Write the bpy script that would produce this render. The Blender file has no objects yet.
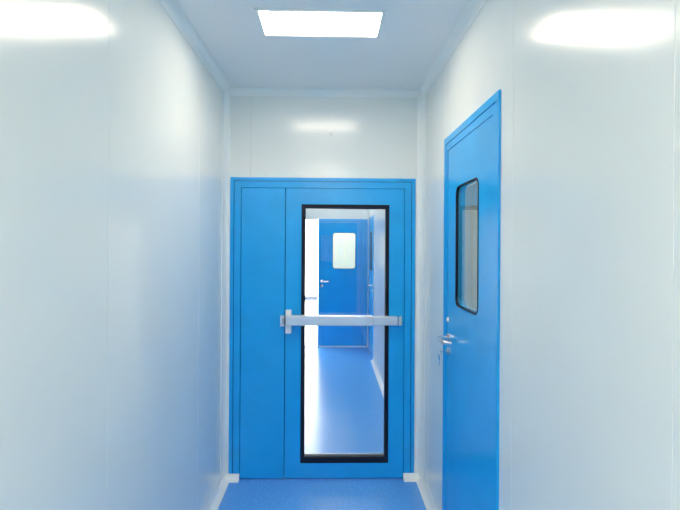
import bpy, bmesh, math
from mathutils import Vector, Matrix

sc = bpy.context.scene
C = sc.collection

# ------------------------------------------------------------------ camera
EYE = Vector((0.0, 0.0, 1.634))
YAW, ROLL = 0.0205, 0.0058
fw = Vector((math.sin(YAW), math.cos(YAW), 0)); rt = Vector((math.cos(YAW), -math.sin(YAW), 0)); up = Vector((0, 0, 1))
r2 = rt * math.cos(ROLL) + up * math.sin(ROLL)
u2 = -rt * math.sin(ROLL) + up * math.cos(ROLL)
cam_data = bpy.data.cameras.new('camera')
cam_data.sensor_width = 36.0
cam_data.lens = 36.0 * 490 / 680
cam_data.shift_y = -9.8 / 680
cam_data.clip_start = 0.02
cam = bpy.data.objects.new('camera', cam_data); C.objects.link(cam)
cam.matrix_world = Matrix(((r2.x, u2.x, -fw.x, EYE.x), (r2.y, u2.y, -fw.y, EYE.y), (r2.z, u2.z, -fw.z, EYE.z), (0, 0, 0, 1)))
sc.camera = cam

# ------------------------------------------------------------------ world, exposure
world = bpy.data.worlds.new('world'); sc.world = world
world.use_nodes = True
bg = world.node_tree.nodes['Background']
bg.inputs['Color'].default_value = (1.0, 0.95, 0.87, 1)
bg.inputs['Strength'].default_value = 5.0
sc.view_settings.view_transform = 'Standard'
sc.view_settings.look = 'None'
sc.view_settings.gamma = 1.0
sc.view_settings.use_curve_mapping = False
sc.view_settings.exposure = 1.37
sc.cycles.max_bounces = 14
sc.cycles.diffuse_bounces = 8
sc.cycles.glossy_bounces = 6
sc.cycles.transparent_max_bounces = 24
LAMP = 10.3          # corridor ceiling panels
FILL_REAR = 26.0  # added fill panels behind the camera
LAMP_FAR = 12.0
LAMP_DIM = 18.0

# ------------------------------------------------------------------ dimensions
XL, XR, D, ZC = -0.737, 0.656, 3.43, 2.72      # corridor: left and right wall, end wall, ceiling
YB = -3.6                                      # back of the corridor behind the camera
WT = 0.05                                      # panel thickness
FXL, FXR, FY = -1.35, 0.622, 7.855             # room beyond the glazed door

# ------------------------------------------------------------------ materials
def mat(name, col, rough=0.4, metal=0.0, spec=0.5, coat=0.0, coat_rough=0.1, noise=None, bump=None, ior=1.5):
    m = bpy.data.materials.new(name); m.use_nodes = True
    nt = m.node_tree; b = nt.nodes['Principled BSDF']
    b.inputs['Base Color'].default_value = (*col, 1)
    b.inputs['Roughness'].default_value = rough
    b.inputs['Metallic'].default_value = metal
    b.inputs['IOR'].default_value = ior
    b.inputs['Specular IOR Level'].default_value = spec
    b.inputs['Coat Weight'].default_value = coat
    b.inputs['Coat Roughness'].default_value = coat_rough
    tc = nt.nodes.new('ShaderNodeTexCoord')
    geo = nt.nodes.new('ShaderNodeNewGeometry')
    if noise:
        scale, lo, hi = noise
        n = nt.nodes.new('ShaderNodeTexNoise'); n.inputs['Scale'].default_value = scale; n.inputs['Detail'].default_value = 4
        nt.links.new(geo.outputs['Position'], n.inputs['Vector'])
        r = nt.nodes.new('ShaderNodeValToRGB')
        r.color_ramp.elements[0].position = 0.35; r.color_ramp.elements[1].position = 0.65
        r.color_ramp.elements[0].color = (*[c * lo for c in col], 1)
        r.color_ramp.elements[1].color = (*[min(1, c * hi) for c in col], 1)
        nt.links.new(n.outputs['Fac'], r.inputs['Fac']); nt.links.new(r.outputs['Color'], b.inputs['Base Color'])
    if bump:
        scale, strength = bump
        n = nt.nodes.new('ShaderNodeTexNoise'); n.inputs['Scale'].default_value = scale; n.inputs['Detail'].default_value = 1
        nt.links.new(geo.outputs['Position'], n.inputs['Vector'])
        bp = nt.nodes.new('ShaderNodeBump'); bp.inputs['Strength'].default_value = strength; bp.inputs['Distance'].default_value = 0.01
        nt.links.new(n.outputs['Fac'], bp.inputs['Height']); nt.links.new(bp.outputs['Normal'], b.inputs['Normal'])
    return m

def glass_mat(name, ior=1.5, tint=(1, 1, 1)):
    m = bpy.data.materials.new(name); m.use_nodes = True
    nt = m.node_tree; nt.nodes.clear()
    out = nt.nodes.new('ShaderNodeOutputMaterial'); mix = nt.nodes.new('ShaderNodeMixShader')
    tr = nt.nodes.new('ShaderNodeBsdfTransparent'); gl = nt.nodes.new('ShaderNodeBsdfGlossy')
    tr.inputs['Color'].default_value = (*tint, 1); gl.inputs['Roughness'].default_value = 0.0
    fr = nt.nodes.new('ShaderNodeFresnel'); geo = nt.nodes.new('ShaderNodeNewGeometry')
    mx = nt.nodes.new('ShaderNodeMix'); mx.data_type = 'FLOAT'
    mx.inputs[2].default_value = ior; mx.inputs[3].default_value = 1 / ior     # straight-through pane: same reflectance on both faces
    nt.links.new(geo.outputs['Backfacing'], mx.inputs[0]); nt.links.new(mx.outputs[0], fr.inputs['IOR'])
    nt.links.new(fr.outputs[0], mix.inputs[0]); nt.links.new(tr.outputs[0], mix.inputs[1]); nt.links.new(gl.outputs[0], mix.inputs[2])
    nt.links.new(mix.outputs[0], out.inputs['Surface'])
    return m

def emit_mat(name, col, s):
    m = bpy.data.materials.new(name); m.use_nodes = True
    nt = m.node_tree; nt.nodes.clear()
    out = nt.nodes.new('ShaderNodeOutputMaterial'); e = nt.nodes.new('ShaderNodeEmission')
    e.inputs['Color'].default_value = (*col, 1); e.inputs['Strength'].default_value = s
    nt.links.new(e.outputs[0], out.inputs['Surface'])
    return m

M_PANEL = mat('painted_steel_panel', (0.785, 0.830, 0.812), rough=0.172, noise=(3.0, 0.99, 1.01))
M_CEIL = mat('ceiling_panel_paint', (0.83, 0.84, 0.84), rough=0.35)
M_BACK = mat('panel_core', (0.76, 0.80, 0.80), rough=0.6)
M_COVE = mat('white_aluminium_cove', (0.86, 0.90, 0.885), rough=0.22)
M_BLUE = mat('blue_door_paint', (0.006, 0.39, 0.86), rough=0.26, noise=(6.0, 0.97, 1.03))
M_GAP = mat('door_seal', (0.01, 0.05, 0.16), rough=0.7)
M_BLACK = mat('black_gasket', (0.002, 0.006, 0.022), rough=0.45, spec=0.25)
M_FLOOR = mat('blue_vinyl', (0.11, 0.38, 0.86), rough=0.25, noise=(90.0, 0.82, 1.2))
M_ALU = mat('brushed_aluminium', (0.72, 0.74, 0.76), rough=0.38, metal=0.75)
M_STEEL = mat('satin_steel', (0.75, 0.74, 0.72), rough=0.22, metal=1.0)
M_PLASTIC = mat('white_plastic', (0.85, 0.87, 0.87), rough=0.3)
M_GLASS = glass_mat('clear_glass', 1.5, (0.985, 0.992, 0.99))
M_RAIL_GLARE = glass_mat('rail_glare_tint', 1.4, (0.24, 0.26, 0.31))  # see-through tint stands in for a window rail washed out by daylight
M_LAMP = emit_mat('lamp_diffuser', (1.0, 0.855, 0.675), LAMP)
M_FILLR = emit_mat('fill_diffuser_rear', (1.0, 0.855, 0.675), FILL_REAR)
M_LAMPD = emit_mat('lamp_diffuser_dim', (1.0, 0.855, 0.675), LAMP_DIM)
M_FILLS = emit_mat('fill_diffuser_side_room', (1.0, 0.855, 0.675), 10.0)  # added fill for the side room
M_LAMPE = emit_mat('lamp_diffuser_far_end', (1.0, 0.94, 0.86), LAMP_FAR * 0.5)
M_LAMPF = emit_mat('lamp_diffuser_far', (1.0, 0.94, 0.86), LAMP_FAR)
M_GROUND = mat('pale_concrete', (0.75, 0.76, 0.76), rough=0.8, noise=(4.0, 0.95, 1.05))

# ------------------------------------------------------------------ helpers
def wloc(o):
    v = Vector((0, 0, 0))
    while o is not None:
        v += o.location; o = o.parent
    return v

def obj(name, bm, m, parent=None, smooth=False):
    """links the bmesh (world coordinates) as one mesh object"""
    bmesh.ops.recalc_face_normals(bm, faces=bm.faces)
    if parent is None:
        xs = [v.co.x for v in bm.verts]; ys = [v.co.y for v in bm.verts]; zs = [v.co.z for v in bm.verts]
        o0 = Vector(((min(xs) + max(xs)) / 2, (min(ys) + max(ys)) / 2, min(zs)))
    else:
        o0 = wloc(parent)
    for v in bm.verts: v.co -= o0
    me = bpy.data.meshes.new(name); bm.to_mesh(me); bm.free()
    me.materials.append(m)
    if smooth:
        for p in me.polygons: p.use_smooth = True
        me.set_sharp_from_angle(angle=math.radians(35))
    o = bpy.data.objects.new(name, me); C.objects.link(o)
    if parent is None: o.location = o0
    else: o.parent = parent
    return o

def tag(o, label, cat, kind=None, group=None):
    o['label'] = label; o['category'] = cat
    if kind: o['kind'] = kind
    if group: o['group'] = group
    return o

def thing(name, loc, label, cat, kind=None, group=None):
    o = bpy.data.objects.new(name, None); C.objects.link(o); o.location = loc
    o.empty_display_size = 0.1
    return tag(o, label, cat, kind, group)

def ident(s, t, n): return Vector((s, n, t))
def map_end(y):                       # s = x, t = z, n towards the viewer (-y)
    return lambda s, t, n: Vector((s, y - n, t))
def map_right(x):                     # s = y, t = z, n into the corridor (-x)
    return lambda s, t, n: Vector((x - n, s, t))
def map_left(x):
    return lambda s, t, n: Vector((x + n, s, t))
def map_ceil(z):                      # s = x, t = y, n downwards
    return lambda s, t, n: Vector((s, t, z - n))
def map_floor(z):
    return lambda s, t, n: Vector((s, t, z + n))

def poly(bm, M, pts, n0, n1, bev=0.0):
    """prism of a polygon (s, t) from depth n0 to n1 (n1 is the front), front edges chamfered"""
    a = [bm.verts.new(M(s, t, n0)) for s, t in pts]
    b = [bm.verts.new(M(s, t, n1)) for s, t in pts]
    bm.faces.new(a); ff = bm.faces.new(b)
    k = len(pts)
    for i in range(k):
        bm.faces.new((a[i], a[(i + 1) % k], b[(i + 1) % k], b[i]))
    if bev > 0:
        bmesh.ops.bevel(bm, geom=list(ff.edges), offset=bev, segments=2, affect='EDGES', profile=0.5)
    return bm

def rect(s0, s1, t0, t1): return [(s0, t0), (s1, t0), (s1, t1), (s0, t1)]
def U(s0, s1, t1, i0, i1, j1, t0=0.0):
    return [(s0, t0), (s0, t1), (s1, t1), (s1, t0), (i1, t0), (i1, j1), (i0, j1), (i0, t0)]

def rr(s0, s1, t0, t1, r, k=6):
    out = []
    for cx, cy, a0 in ((s1 - r, t1 - r, 0), (s0 + r, t1 - r, 90), (s0 + r, t0 + r, 180), (s1 - r, t0 + r, 270)):
        for i in range(k + 1):
            a = math.radians(a0 + 90 * i / k)
            out.append((cx + r * math.cos(a), cy + r * math.sin(a)))
    return out

def ring(bm, M, outer, inner, n0, n1, bev=0.0):
    k = len(outer)
    def loop(p, n): return [bm.verts.new(M(s, t, n)) for s, t in p]
    of, inf, ob, inb = loop(outer, n1), loop(inner, n1), loop(outer, n0), loop(inner, n0)
    rim = []
    for i in range(k):
        j = (i + 1) % k
        f = bm.faces.new((of[i], of[j], inf[j], inf[i])); bm.faces.new((ob[i], inb[i], inb[j], ob[j]))
        bm.faces.new((of[i], ob[i], ob[j], of[j])); bm.faces.new((inf[i], inf[j], inb[j], inb[i]))
        rim += [e for e in f.edges if set(e.verts) in ({of[i], of[j]}, {inf[i], inf[j]})]
    if bev > 0:
        bmesh.ops.bevel(bm, geom=list(set(rim)), offset=bev, segments=2, affect='EDGES', profile=0.5)
    return bm

def box(bm, lo, hi, bev=0.0):
    r = bmesh.ops.create_cube(bm, size=1.0)
    for v in r['verts']:
        v.co = Vector([(lo[i] + hi[i]) / 2 + v.co[i] * (hi[i] - lo[i]) for i in range(3)])
    if bev:
        es = set(e for v in r['verts'] for e in v.link_edges)
        bmesh.ops.bevel(bm, geom=list(es), offset=bev, segments=2, affect='EDGES', profile=0.5)
    return bm

def tube(bm, pts, r, seg=12, caps=True):
    pts = [Vector(p) for p in pts]; rad = r if isinstance(r, (list, tuple)) else [r] * len(pts)
    rings = []; prev = None
    for i, p in enumerate(pts):
        t = (pts[min(i + 1, len(pts) - 1)] - pts[max(i - 1, 0)]).normalized()
        if prev is None:
            a = t.orthogonal().normalized()
        else:
            a = (prev - t * prev.dot(t)).normalized()
        prev = a; b = t.cross(a)
        rings.append([bm.verts.new(p + (a * math.cos(2 * math.pi * q / seg) + b * math.sin(2 * math.pi * q / seg)) * rad[i]) for q in range(seg)])
    for i in range(len(rings) - 1):
        for q in range(seg):
            bm.faces.new((rings[i][q], rings[i][(q + 1) % seg], rings[i + 1][(q + 1) % seg], rings[i + 1][q]))
    if caps:
        bm.faces.new(rings[0]); bm.faces.new(rings[-1])
    return bm

def smooth_path(pts, r, k=5):
    """rounds the corners of a polyline"""
    pts = [Vector(p) for p in pts]; out = [pts[0]]
    for i in range(1, len(pts) - 1):
        a = (pts[i - 1] - pts[i]); b = (pts[i + 1] - pts[i])
        rr_ = min(r, a.length * .49, b.length * .49)
        p0 = pts[i] + a.normalized() * rr_; p1 = pts[i] + b.normalized() * rr_
        for q in range(k + 1):
            u = q / k
            out.append(p0 * (1 - u) ** 2 + pts[i] * 2 * u * (1 - u) + p1 * u * u)
    out.append(pts[-1]); return out

def cove(name, corner, e1, e2, ax, l0, l1, r, m, parent=None, lip=0.0025, k2=1.0):
    """concave quarter-round trim in the inner corner of two planes: e1, e2 point away from the corner along them"""
    corner, e1, e2, ax = Vector(corner), Vector(e1), Vector(e2) * k2, Vector(ax)
    prof = [(0, 0), (r, 0), (r, lip)]
    rc = r - lip
    for i in range(1, 12):
        a = math.radians(90 * i / 12)
        prof.append((r - rc * math.sin(a), r - rc * math.cos(a)))
    prof += [(lip, r), (0, r)]
    bm = bmesh.new()
    a = [bm.verts.new(corner + e1 * u + e2 * v + ax * l0) for u, v in prof]
    b = [bm.verts.new(corner + e1 * u + e2 * v + ax * l1) for u, v in prof]
    bm.faces.new(a); bm.faces.new(b)
    for i in range(len(prof)):
        j = (i + 1) % len(prof)
        bm.faces.new((a[i], a[j], b[j], b[i]))
    return obj(name, bm, m, parent, smooth=True)

# ------------------------------------------------------------------ floor
bm = bmesh.new(); box(bm, (-2.2, YB - .2, -0.12), (2.4, 10.2, -0.003))
floor = tag(obj('floor', bm, M_BACK), 'shiny speckled blue vinyl floor running through the corridor', 'floor', 'structure')
for y0, y1, x0, x1 in ((YB, D + .02, XL, XR), (D + .022, 4.829, FXL, FXR), (4.832, FY, FXL, FXR)):
    bm = bmesh.new(); poly(bm, map_floor(0), rect(x0, x1, y0, y1), -0.004, 0.0); obj('vinyl_sheet', bm, M_FLOOR, floor)

# ------------------------------------------------------------------ corridor walls (sandwich panels as children of a backing slab)
GAP = 0.0002
SKIN = 0.004                                   # facing skin proud of the core
def wall(name, label, back_bm): return tag(obj(name, back_bm, M_BACK), label, 'wall', 'structure')
def panel(M, pts, parent, bev=0.002, th=SKIN):
    bm = bmesh.new(); poly(bm, M, pts, -th, 0.0, bev); return obj('panel', bm, M_PANEL, parent)

# left wall
bm = bmesh.new(); box(bm, (XL - WT - .03, YB, 0), (XL - SKIN, D + .1, ZC + .05))
w = wall('wall_left', 'plain glossy white panel wall on the left of the corridor', bm)
js = [YB, -2.94, -1.80, -0.65, 0.50, 1.641, 2.775, D]
for a, b in zip(js[:-1], js[1:]): panel(map_left(XL), rect(a + GAP, b - GAP, 0, ZC), w)

# right wall with the opening of the side door
RD0, RD1, RDT = 1.874, 2.775, 2.237
bm = bmesh.new(); poly(bm, map_right(XR), [(YB, 0), (YB, ZC + .05), (D + .1, ZC + .05), (D + .1, 0), (RD1, 0), (RD1, RDT), (RD0, RDT), (RD0, 0)], -WT - .03, -SKIN)
w = wall('wall_right', 'glossy white panel wall with a blue door on the right', bm)
js = [YB, -2.0, -1.1, 0.0, 0.922]
for a, b in zip(js[:-1], js[1:]): panel(map_right(XR), rect(a + GAP, b - GAP, 0, ZC), w)
panel(map_right(XR), rect(.922 + GAP, 1.749 - GAP, 0, ZC), w)
g0, g1 = 1.749 + GAP, 2.813 - GAP
panel(map_right(XR), [(g0, 0), (g0, ZC), (g1, ZC), (g1, 0), (RD1, 0), (RD1, RDT), (RD0, RDT), (RD0, 0)], w)
panel(map_right(XR), rect(2.813 + GAP, D, 0, ZC), w)

# end wall round the glazed double door
ED0, ED1, EDT = -0.696, 0.598, 2.103
bm = bmesh.new(); poly(bm, map_end(D), U(FXL - .1, XR + .1, ZC + .05, ED0, ED1, EDT), -WT - .03, -SKIN)
w = wall('wall_end', 'white panel wall around the glazed double door', bm)
j = -0.554
panel(map_end(D), [(XL, 0), (XL, ZC), (j - GAP, ZC), (j - GAP, EDT), (ED0, EDT), (ED0, 0)], w)
panel(map_end(D), [(j + GAP, EDT), (j + GAP, ZC), (XR, ZC), (XR, 0), (ED1, 0), (ED1, EDT)], w)
bm = bmesh.new(); poly(bm, lambda s, t, n: Vector((s, YB + n, t)), U(XL - .1, XR + .1, ZC, -.66, .58, 2.105), -.05, 0); box(bm, (XL - .1, YB - .15, 0), (XR + .1, YB - .1, ZC + .05)); box(bm, (XL - .1, YB - .12, ZC), (XR + .1, YB, ZC + .05)); box(bm, (XL - .12, YB - .12, 0), (XL - .05, YB, ZC + .05)); box(bm, (XR + .05, YB - .12, 0), (XR + .1, YB, ZC + .05))
tag(obj('wall_back', bm, M_PANEL), 'white wall closing the corridor behind the camera', 'wall', 'structure')

# ceiling with openings for the lamps
LAMPS = [(-0.051, 2.405), (-0.051, -0.45), (-0.051, -2.3)]  # the last two, behind the camera, are added fill
LW, LH = 0.61, 0.296                 # outer size of the lamp frame
bm = bmesh.new()
edges = [YB]
for (cx, cy) in sorted(LAMPS, key=lambda q: q[1]): edges += [cy - LH / 2, cy + LH / 2]
edges.append(D + .05)
for i in range(len(edges) - 1):
    if i % 2 == 0: box(bm, (XL - .05, edges[i], ZC), (XR + .05, edges[i + 1], ZC + .05))
    else:
        cx = LAMPS[0][0]
        box(bm, (XL - .05, edges[i], ZC), (cx - LW / 2, edges[i + 1], ZC + .05)); box(bm, (cx + LW / 2, edges[i], ZC), (XR + .05, edges[i + 1], ZC + .05))
tag(obj('ceiling', bm, M_CEIL), 'smooth white ceiling with a rectangular recessed light panel', 'ceiling', 'structure')

# cove trims
CR = 0.05
def tr(n, label, *a, **k): return tag(cove('trim_%d' % n, *a, **k), label, 'trim', 'structure')
tr(1, 'white curved cove between left wall and ceiling', (XL, 0, ZC), (1, 0, 0), (0, 0, -1), (0, 1, 0), YB, D, CR, M_COVE)
tr(2, 'white curved cove between right wall and ceiling', (XR, 0, ZC), (-1, 0, 0), (0, 0, -1), (0, 1, 0), YB, D, CR, M_COVE)
tr(3, 'white curved cove between end wall and ceiling', (0, D, ZC), (0, -1, 0), (0, 0, -1), (1, 0, 0), XL, XR, CR, M_COVE)
tr(4, 'white upright corner cove left of the glazed double door', (XL, D, 0), (1, 0, 0), (0, -1, 0), (0, 0, 1), 0, ZC, 0.04, M_COVE, k2=2.0)
tr(5, 'white upright corner cove right of the glazed double door', (XR, D, 0), (-1, 0, 0), (0, -1, 0), (0, 0, 1), 0, ZC, CR, M_COVE, k2=1.5)
def base(n, label, *a): return tag(cove(n, *a), label, 'baseboard', 'structure')
base('baseboard_left', 'white curved floor cove along the left wall', (XL, 0, 0), (1, 0, 0), (0, 0, 1), (0, 1, 0), YB, D, 0.055, M_COVE)
base('baseboard_right', 'white curved floor cove along right wall up to blue door', (XR, 0, 0), (-1, 0, 0), (0, 0, 1), (0, 1, 0), RD1, D, CR, M_COVE)
base('baseboard_right_near', 'white curved floor cove along right wall before blue door', (XR, 0, 0), (-1, 0, 0), (0, 0, 1), (0, 1, 0), YB, RD0, CR, M_COVE)
base('baseboard_end_left', 'short white floor cove stub covering left foot of the double door frame', (0, D - .010, 0), (0, -1, 0), (0, 0, 1), (1, 0, 0), XL, -0.621, 0.042, M_COVE)
base('baseboard_end_right', 'short white floor cove stub covering right foot of the double door frame', (0, D - .010, 0), (0, -1, 0), (0, 0, 1), (1, 0, 0), 0.522, XR, 0.042, M_COVE)

# ------------------------------------------------------------------ ceiling lights
def ceiling_light(cx, cy, label, em, z=ZC):
    t = thing('ceiling_light', (cx, cy, z), label, 'ceiling light', group='flat ceiling light panels')
    s0, s1, t0, t1 = cx - LW / 2, cx + LW / 2, cy - LH / 2, cy + LH / 2
    f = 0.018
    M = map_ceil(z)
    bm = bmesh.new(); ring(bm, M, rr(s0, s1, t0, t1, .002, 2), rr(s0 + f, s1 - f, t0 + f, t1 - f, .002, 2), -.045, .006, .0015)
    obj('frame', bm, M_COVE, t)
    bm = bmesh.new(); poly(bm, M, rect(s0 + f, s1 - f, t0 + f, t1 - f), -.04, -.002); obj('diffuser', bm, em, t)
    bm = bmesh.new(); box(bm, (s0, t0, z + .045), (s1, t1, z + .06)); obj('housing', bm, M_ALU, t)
    return t
ceiling_light(*LAMPS[0], 'bright rectangular light panel in the ceiling before the double door', M_LAMP)
ceiling_light(*LAMPS[1], 'added fill light panel in the corridor ceiling just behind the camera', M_FILLR)
ceiling_light(*LAMPS[2], 'added fill light panel at the rear end of the corridor ceiling', M_FILLR)  # both rear panels are added, unseen, to brighten the near walls

# ------------------------------------------------------------------ glazed double door (end wall)
d1 = thing('door_1', ((ED0 + ED1) / 2, D, 0), 'blue steel double door with tall black-framed glass and push bar', 'door', 'structure')
M = map_end(D)
L0, L1, LT, SP = -0.618, 0.521, 2.030, -0.311
bm = bmesh.new(); poly(bm, M, U(ED0, ED1, EDT, -0.671, 0.574, 2.081), -WT, 0.010, .0015); fr = obj('door_frame', bm, M_BLUE, d1)
bm = bmesh.new(); poly(bm, M, U(-0.667, 0.570, 2.077, L0 - .004, L1 + .004, LT + .004), -WT, 0.007, .0015); obj('jamb', bm, M_BLUE, fr)
bm = bmesh.new(); poly(bm, M, U(-0.672, 0.575, 2.082, -0.666, 0.569, 2.076), -WT, -0.006); obj('seal', bm, M_GAP, fr)
bm = bmesh.new(); poly(bm, M, U(L0 - .005, L1 + .005, LT + .005, L0 + .012, L1 - .012, LT - .012), -WT - .02, -0.045); obj('door_stop', bm, M_GAP, fr)
bm = bmesh.new(); poly(bm, M, rect(L0, SP - .0025, .006, LT), -.042, .005, .0015); obj('narrow_leaf', bm, M_BLUE, d1)
G = (-0.199, 0.415, .112, 1.918); GI = (-0.172, 0.388, .153, 1.890)
bm = bmesh.new(); ring(bm, M, rr(SP + .0025, L1, .006, LT, .001, 2), rr(*G, .001, 2), -.042, .005, .0012); leaf = obj('wide_leaf', bm, M_BLUE, d1)
bm = bmesh.new(); poly(bm, M, rect(SP - .004, SP + .004, .006, LT), -.042, -.030); obj('leaf_seal', bm, M_GAP, d1)
bm = bmesh.new(); ring(bm, M, rr(*G, .001, 2), rr(*GI, .001, 2), -.040, .008, .001); obj('glass_gasket', bm, M_BLACK, leaf)
bm = bmesh.new(); poly(bm, M, rect(GI[0], GI[1], GI[2], GI[3]), -.022, -.016); obj('glass_pane', bm, M_GLASS, leaf)
bm = bmesh.new(); poly(bm, M, rect(GI[0], GI[1], GI[2], GI[2] + .012), -.030, -.023); obj('spacer_bar', bm, M_ALU, leaf)
# push bar
pb = bpy.data.objects.new('push_bar', None); C.objects.link(pb); pb.parent = d1; pb.location = Vector((0.1, -0.03, 1.11)) - Vector(((ED0 + ED1) / 2, 0, 0)); pb.empty_display_size = .1
pb['label'] = 'silver horizontal push bar across the glass'
bm = bmesh.new(); box(bm, (-0.304, D - .046, 1.022), (-0.264, D - .005, 1.184), .004); obj('latch_case', bm, M_PLASTIC, pb)
bm = bmesh.new(); box(bm, (-0.298, D - .072, 1.080), (0.298, D - .020, 1.149), .006); obj('touch_bar', bm, M_ALU, pb)
bm = bmesh.new(); box(bm, (0.301, D - .064, 1.083), (0.470, D - .005, 1.141), .004); obj('bar_housing', bm, M_ALU, pb)
bm = bmesh.new(); poly(bm, map_floor(0), [(.4705, D - .066), (.480, D - .066), (.500, D - .048), (.500, D - .005), (.4705, D - .005)], 1.082, 1.144, .002); obj('end_cap', bm, M_STEEL, pb)
bm = bmesh.new(); box(bm, (-0.343, D - .026, 1.068), (-0.313, D - .005, 1.143), .003)
for z in (1.082, 1.129):
    tube(bm, [(-.328, D - .026, z), (-.328, D - .029, z)], .005, 10)
obj('strike', bm, M_ALU, pb)
bm = bmesh.new(); tube(bm, [(-.320, D - .032, 1.086), (-.320, D - .032, 1.126)], .009, 12); obj('latch_bolt', bm, M_STEEL, pb)

# small round cap on the wall above the door
bm = bmesh.new()
tube(bm, [(.006, D - .0, 2.412), (.006, D - .004, 2.412)], .020, 24)
tube(bm, [(.006, D - .004, 2.412), (.006, D - .007, 2.412), (.006, D - .009, 2.412)], [.013, .012, .007], 20)
tag(obj('wall_cap', bm, M_PLASTIC, smooth=True), 'tiny white round cap on the wall above the double door', 'cap')

# ------------------------------------------------------------------ single doors with a rounded window
def single_door(name, label, M, base_loc, s_far, s_near, top, win, latch, far=False):
    """s_far..s_near outer frame; win = (s0, s1, t0, t1); latch = (s of spindle, direction of lever, z)"""
    d = thing(name, base_loc, label, 'door', 'structure')
    a, b = min(s_far, s_near), max(s_far, s_near)
    bm = bmesh.new(); poly(bm, M, U(a, b, top, a + .034, b - .034, top - .034), -WT, .010, .0015); fr = obj('door_frame', bm, M_BLUE, d)
    bm = bmesh.new(); poly(bm, M, U(a + .037, b - .037, top - .037, a + .074, b - .074, top - .074), -WT, .007, .0015); obj('jamb', bm, M_BLUE, fr)
    bm = bmesh.new(); poly(bm, M, U(a + .033, b - .033, top - .033, a + .038, b - .038, top - .038), -WT, -.006); obj('seal', bm, M_GAP, fr)
    bm = bmesh.new(); poly(bm, M, U(a + .073, b - .073, top - .073, a + .09, b - .09, top - .09), -WT - .02, -.045); obj('door_stop', bm, M_GAP, fr)
    l0, l1, lt = a + .077, b - .077, top - .077
    g = .007
    bm = bmesh.new(); ring(bm, M, rr(l0, l1, .010, lt, .001, 6), rr(*win, .045, 6), -.042, .005, .0012); leaf = obj('leaf', bm, M_BLUE, d)
    wi = (win[0] + g, win[1] - g, win[2] + g, win[3] - g)
    bm = bmesh.new(); ring(bm, M, rr(*win, .045, 6), rr(*wi, .038, 6), -.006, .008, .002); obj('window_gasket', bm, M_BLACK, leaf)
    for n in (-.002, -.036):
        bm = bmesh.new(); poly(bm, M, rr(*wi, .038, 6), n - .005, n); obj('window_pane', bm, M_GLASS, leaf)
    # lever handle
    s, dr, z = latch
    h = bpy.data.objects.new('handle', None); C.objects.link(h); h.parent = d; h.location = M(s, z, .005) - wloc(d); h.empty_display_size = .05
    h['label'] = 'satin steel lever handle'
    bm = bmesh.new(); tube(bm, [M(s, z, .004), M(s, z, .012), M(s, z, .014)], [.026, .026, .022], 24); obj('rosette', bm, M_STEEL, h, smooth=True)
    path = smooth_path([M(s, z, .010), M(s, z, .062), M(s + dr * .118, z - .004, .062), M(s + dr * .122, z - .006, .022)], .022)
    bm = bmesh.new(); tube(bm, path, .0115, 12); obj('lever', bm, M_STEEL, h, smooth=True)
    bm = bmesh.new(); tube(bm, [M(s, z - .075, .004), M(s, z - .075, .011), M(s, z - .075, .013)], [.024, .024, .020], 24); lk = obj('lock_rosette', bm, M_STEEL, d, smooth=True)
    bm = bmesh.new(); tube(bm, [M(s, z - .075, .012), M(s, z - .075, .022)], .010, 16); obj('lock_cylinder', bm, M_STEEL, lk, smooth=True)
    return d

d2 = single_door('door_2', 'blue steel door with rounded window in the right corridor wall', map_right(XR), (XR, (RD0 + RD1) / 2, 0),
                 RD1, RD0, RDT, (2.136, 2.520, 1.325, 1.940), (2.655, -1, 1.135))
MR = map_right(XR)
bm = bmesh.new(); tube(bm, [MR(2.672, 1.229, .004), MR(2.672, 1.229, .010), MR(2.672, 1.229, .013)], [.013, .013, .009], 16); obj('cover_cap', bm, M_PLASTIC, d2, smooth=True)

# keys in the lock of the side door
kx, ky, kz = MR(2.655, 1.06, .022)
keys = thing('key_ring', (kx, ky, kz), 'small silver keys hanging from lock of the right corridor door', 'keys')
def key(at, down, name):
    """a flat key: bow with hole, blade with notches; 'at' the centre of the bow, 'down' the blade direction, flat in the plane of x"""
    at, down = Vector(at), Vector(down).normalized(); side = Vector((0, 1, 0)) if abs(down.y) < .5 else Vector((0, 0, 1))
    bm = bmesh.new(); nrm = down.cross(side)
    f = lambda s, t, n: at + side * s + down * t + nrm * n
    ring(bm, f, [(.0150 * math.cos(2 * math.pi * i / 20), .0150 * math.sin(2 * math.pi * i / 20)) for i in range(20)],
         [(.004 * math.cos(2 * math.pi * i / 20), -.004 + .004 * math.sin(2 * math.pi * i / 20)) for i in range(20)], -.0012, .0012)
    poly(bm, f, [(-.005, .013), (.005, .013), (.005, .022), (.003, .025), (.005, .029), (.0025, .033), (.0045, .037), (0, .046), (-.005, .041)], -.001, .001)
    return obj(name, bm, M_STEEL, keys)
key((kx - .030, ky, kz), (1, 0, 0), 'key')
bm = bmesh.new(); c = Vector((kx - .036, ky, kz - .011))
tube(bm, [c + Vector((.011 * math.sin(2 * math.pi * i / 20), .003, .011 * math.cos(2 * math.pi * i / 20))) for i in range(21)], .0014, 6, caps=False); obj('split_ring', bm, M_STEEL, keys, smooth=True)
key((kx - .036, ky + .003, kz - .034), (.08, 0, -1), 'key')

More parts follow.
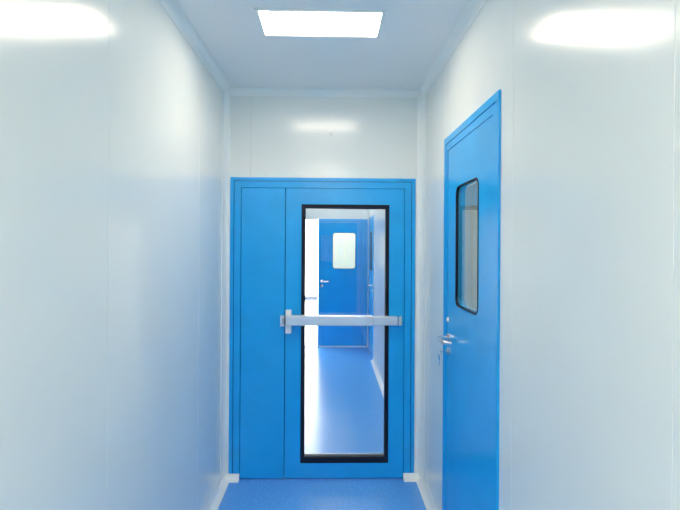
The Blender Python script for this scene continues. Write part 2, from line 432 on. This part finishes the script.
# room behind the side door: plain white box with an added fill panel
def shell(name, label, lo, hi, m=M_PANEL, skip=(), th=.04):
    bm = bmesh.new(); x0, y0, z0 = lo; x1, y1, z1 = hi
    if 'x0' not in skip: box(bm, (x0 - th, y0, z0), (x0, y1, z1))
    if 'x1' not in skip: box(bm, (x1, y0, z0), (x1 + th, y1, z1))
    if 'y0' not in skip: box(bm, (x0 - th, y0 - th, z0), (x1 + th, y0, z1))
    if 'y1' not in skip: box(bm, (x0 - th, y1, z0), (x1 + th, y1 + th, z1))
    if 'z1' not in skip: box(bm, (x0 - th, y0 - th, z1), (x1 + th, y1 + th, z1 + th))
    return tag(obj(name, bm, m), label, 'wall', 'structure')
shell('wall_side_room', 'white walls of the room seen through the side door window', (XR + WT + .03, 1.2, 0), (2.2, 3.35, ZC), skip=('x0',))

ceiling_light(1.45, 1.9, 'added fill light panel in the ceiling of the room behind the right corridor door', M_FILLS, z=ZC - .06)  # added panel, brightens what shows in the side door window

# ------------------------------------------------------------------ room beyond the glazed door
Y2 = D + WT + .03
bm = bmesh.new(); box(bm, (FXL - .05, Y2, 0), (FXL, FY + .1, ZC + .05))
w = tag(obj('wall_far_left', bm, M_BACK), 'white panel wall on the left of the room beyond the glass', 'wall', 'structure')
js = [Y2, 4.6, 5.75, 6.9, FY]
for a, b in zip(js[:-1], js[1:]): panel(map_left(FXL + .02), rect(a + GAP, b - GAP, 0, ZC), w, th=.02)
# right wall with its door
SD0, SD1, SDT = 6.93, 7.72, 2.065
bm = bmesh.new(); poly(bm, map_right(FXR), U(Y2, FY + .1, ZC, SD0, SD1, SDT), -WT - .03, -SKIN)
w = tag(obj('wall_far_right', bm, M_BACK), 'white panel wall on the right of the room beyond the glass', 'wall', 'structure')
panel(map_right(FXR), rect(Y2, 4.98, 0, ZC), w)
panel(map_right(FXR), rect(4.984, 6.10, 0, ZC), w)
panel(map_right(FXR), [(6.104, 0), (6.104, ZC), (FY, ZC), (FY, 0), (SD1, 0), (SD1, SDT), (SD0, SDT), (SD0, 0)], w)
# far wall: door and full height window
FD0, FD1, FDT = -0.186, 0.607, 2.055
WN0, WN1 = -0.56, -0.190
bm = bmesh.new(); poly(bm, map_end(FY), [(FXL - .05, 0), (FXL - .05, ZC), (FXR + .05, ZC), (FXR + .05, 0), (FD1, 0), (FD1, FDT), (WN0, FDT), (WN0, 0)], -WT - .03, -SKIN)
w = tag(obj('wall_far_end', bm, M_BACK), 'white wall above the far blue door beyond the glass', 'wall', 'structure')
panel(map_end(FY), [(FXL, 0), (FXL, ZC), (FXR, ZC), (FXR, 0), (FD1, 0), (FD1, FDT), (WN0, FDT), (WN0, 0)], w)
# ceiling
bm = bmesh.new()
FLS = [(0.10, 4.3), (0.10, 7.15)]
e = [Y2 - .05] + [q for c in FLS for q in (c[1] - LH / 2, c[1] + LH / 2)] + [FY + .1]
for i in range(len(e) - 1):
    if i % 2 == 0: box(bm, (FXL - .05, e[i], ZC), (FXR + .05, e[i + 1], ZC + .05))
    else:
        cx = FLS[0][0]
        box(bm, (FXL - .05, e[i], ZC), (cx - LW / 2, e[i + 1], ZC + .05)); box(bm, (cx + LW / 2, e[i], ZC), (FXR + .05, e[i + 1], ZC + .05))
tag(obj('ceiling_far', bm, M_CEIL), 'white ceiling of the room beyond the glazed door', 'ceiling', 'structure')
ceiling_light(*FLS[0], 'light panel in the ceiling just beyond the glazed door', M_LAMPF)
ceiling_light(*FLS[1], 'light panel in the ceiling right before the far blue door', M_LAMPE)
base('baseboard_far_right', 'white floor cove along the right wall beyond the glass', (FXR, 0, 0), (-1, 0, 0), (0, 0, 1), (0, 1, 0), Y2, SD0, .04, M_COVE)
base('baseboard_far_left', 'white floor cove along the left wall beyond the glass', (FXL + .02, 0, 0), (1, 0, 0), (0, 0, 1), (0, 1, 0), Y2, FY, .04, M_COVE)

d5 = single_door('door_5_added', 'added unseen blue door behind the camera, mirrored in the glass', lambda s, t, n: Vector((s, YB + n, t)), (-.02, YB, 0),
                 -.66, .58, 2.105, (-.20, .16, 1.28, 1.86), (.46, -1, 1.06))  # added unseen, turns the reflection in the glazed door blue
d3 = single_door('door_3', 'far blue door with bright rounded window seen through the glass', map_end(FY), ((FD0 + FD1) / 2, FY, 0),
                 FD0, FD1, FDT, (0.043, 0.412, 1.254, 1.837), (-0.125, 1, 1.055))
bm = bmesh.new(); poly(bm, map_end(FY), rect(FD0 + .01, FD1 - .01, 0, .022), -.02, .014, .002); obj('threshold', bm, M_PLASTIC, d3)
d4 = single_door('door_4', 'narrow sliver of a blue door in right wall beyond the glass', map_right(FXR), (FXR, (SD0 + SD1) / 2, 0),
                 SD1, SD0, SDT, (7.12, 7.46, 1.254, 1.837), (7.05, 1, 1.055))
shell('wall_far_room', 'bright white room behind the far door window', (-0.14, FY + .09, 0), (1.6, 9.6, ZC), skip=('y0',))
bm = bmesh.new(); box(bm, (FXR + .85, SD0 - .4, 0), (FXR + .89, FY + .05, ZC)); box(bm, (FXR + .08, SD0 - .44, 0), (FXR + .89, SD0 - .4, ZC)); box(bm, (FXR + .08, SD0 - .44, ZC), (FXR + .89, FY + .05, ZC + .04)); box(bm, (FXR + .08, FY + .05, 0), (FXR + .89, FY + .088, ZC + .04))
tag(obj('wall_store_room', bm, M_PANEL), 'white store room behind the narrow sliver of blue door', 'wall', 'structure')
ceiling_light(.35, 8.75, 'light panel in the ceiling behind the far blue door', M_LAMPD, z=ZC - .06)

# full height window left of the far door
w1 = thing('window_1', ((WN0 + WN1) / 2, FY, 0), 'tall bright window with glare-washed low rail left of the far door', 'window', 'structure')
M = map_end(FY)
bm = bmesh.new(); ring(bm, M, rr(WN0, WN1, 0, FDT, .001, 2), rr(WN0 + .012, WN1 - .008, .012, FDT - .012, .001, 2), -WT, .002, .001); obj('window_frame', bm, M_PLASTIC, w1)
bm = bmesh.new(); poly(bm, M, rect(WN0 + .012, WN1 - .008, .012, FDT - .012), -.03, -.024); obj('window_pane', bm, M_GLASS, w1)
bm = bmesh.new(); poly(bm, M, rect(WN0 + .012, WN1 - .008, .745, .818), -.022, -.020); obj('glare_rail', bm, M_RAIL_GLARE, w1)  # low window rail, daylight glare put into its see-through tint
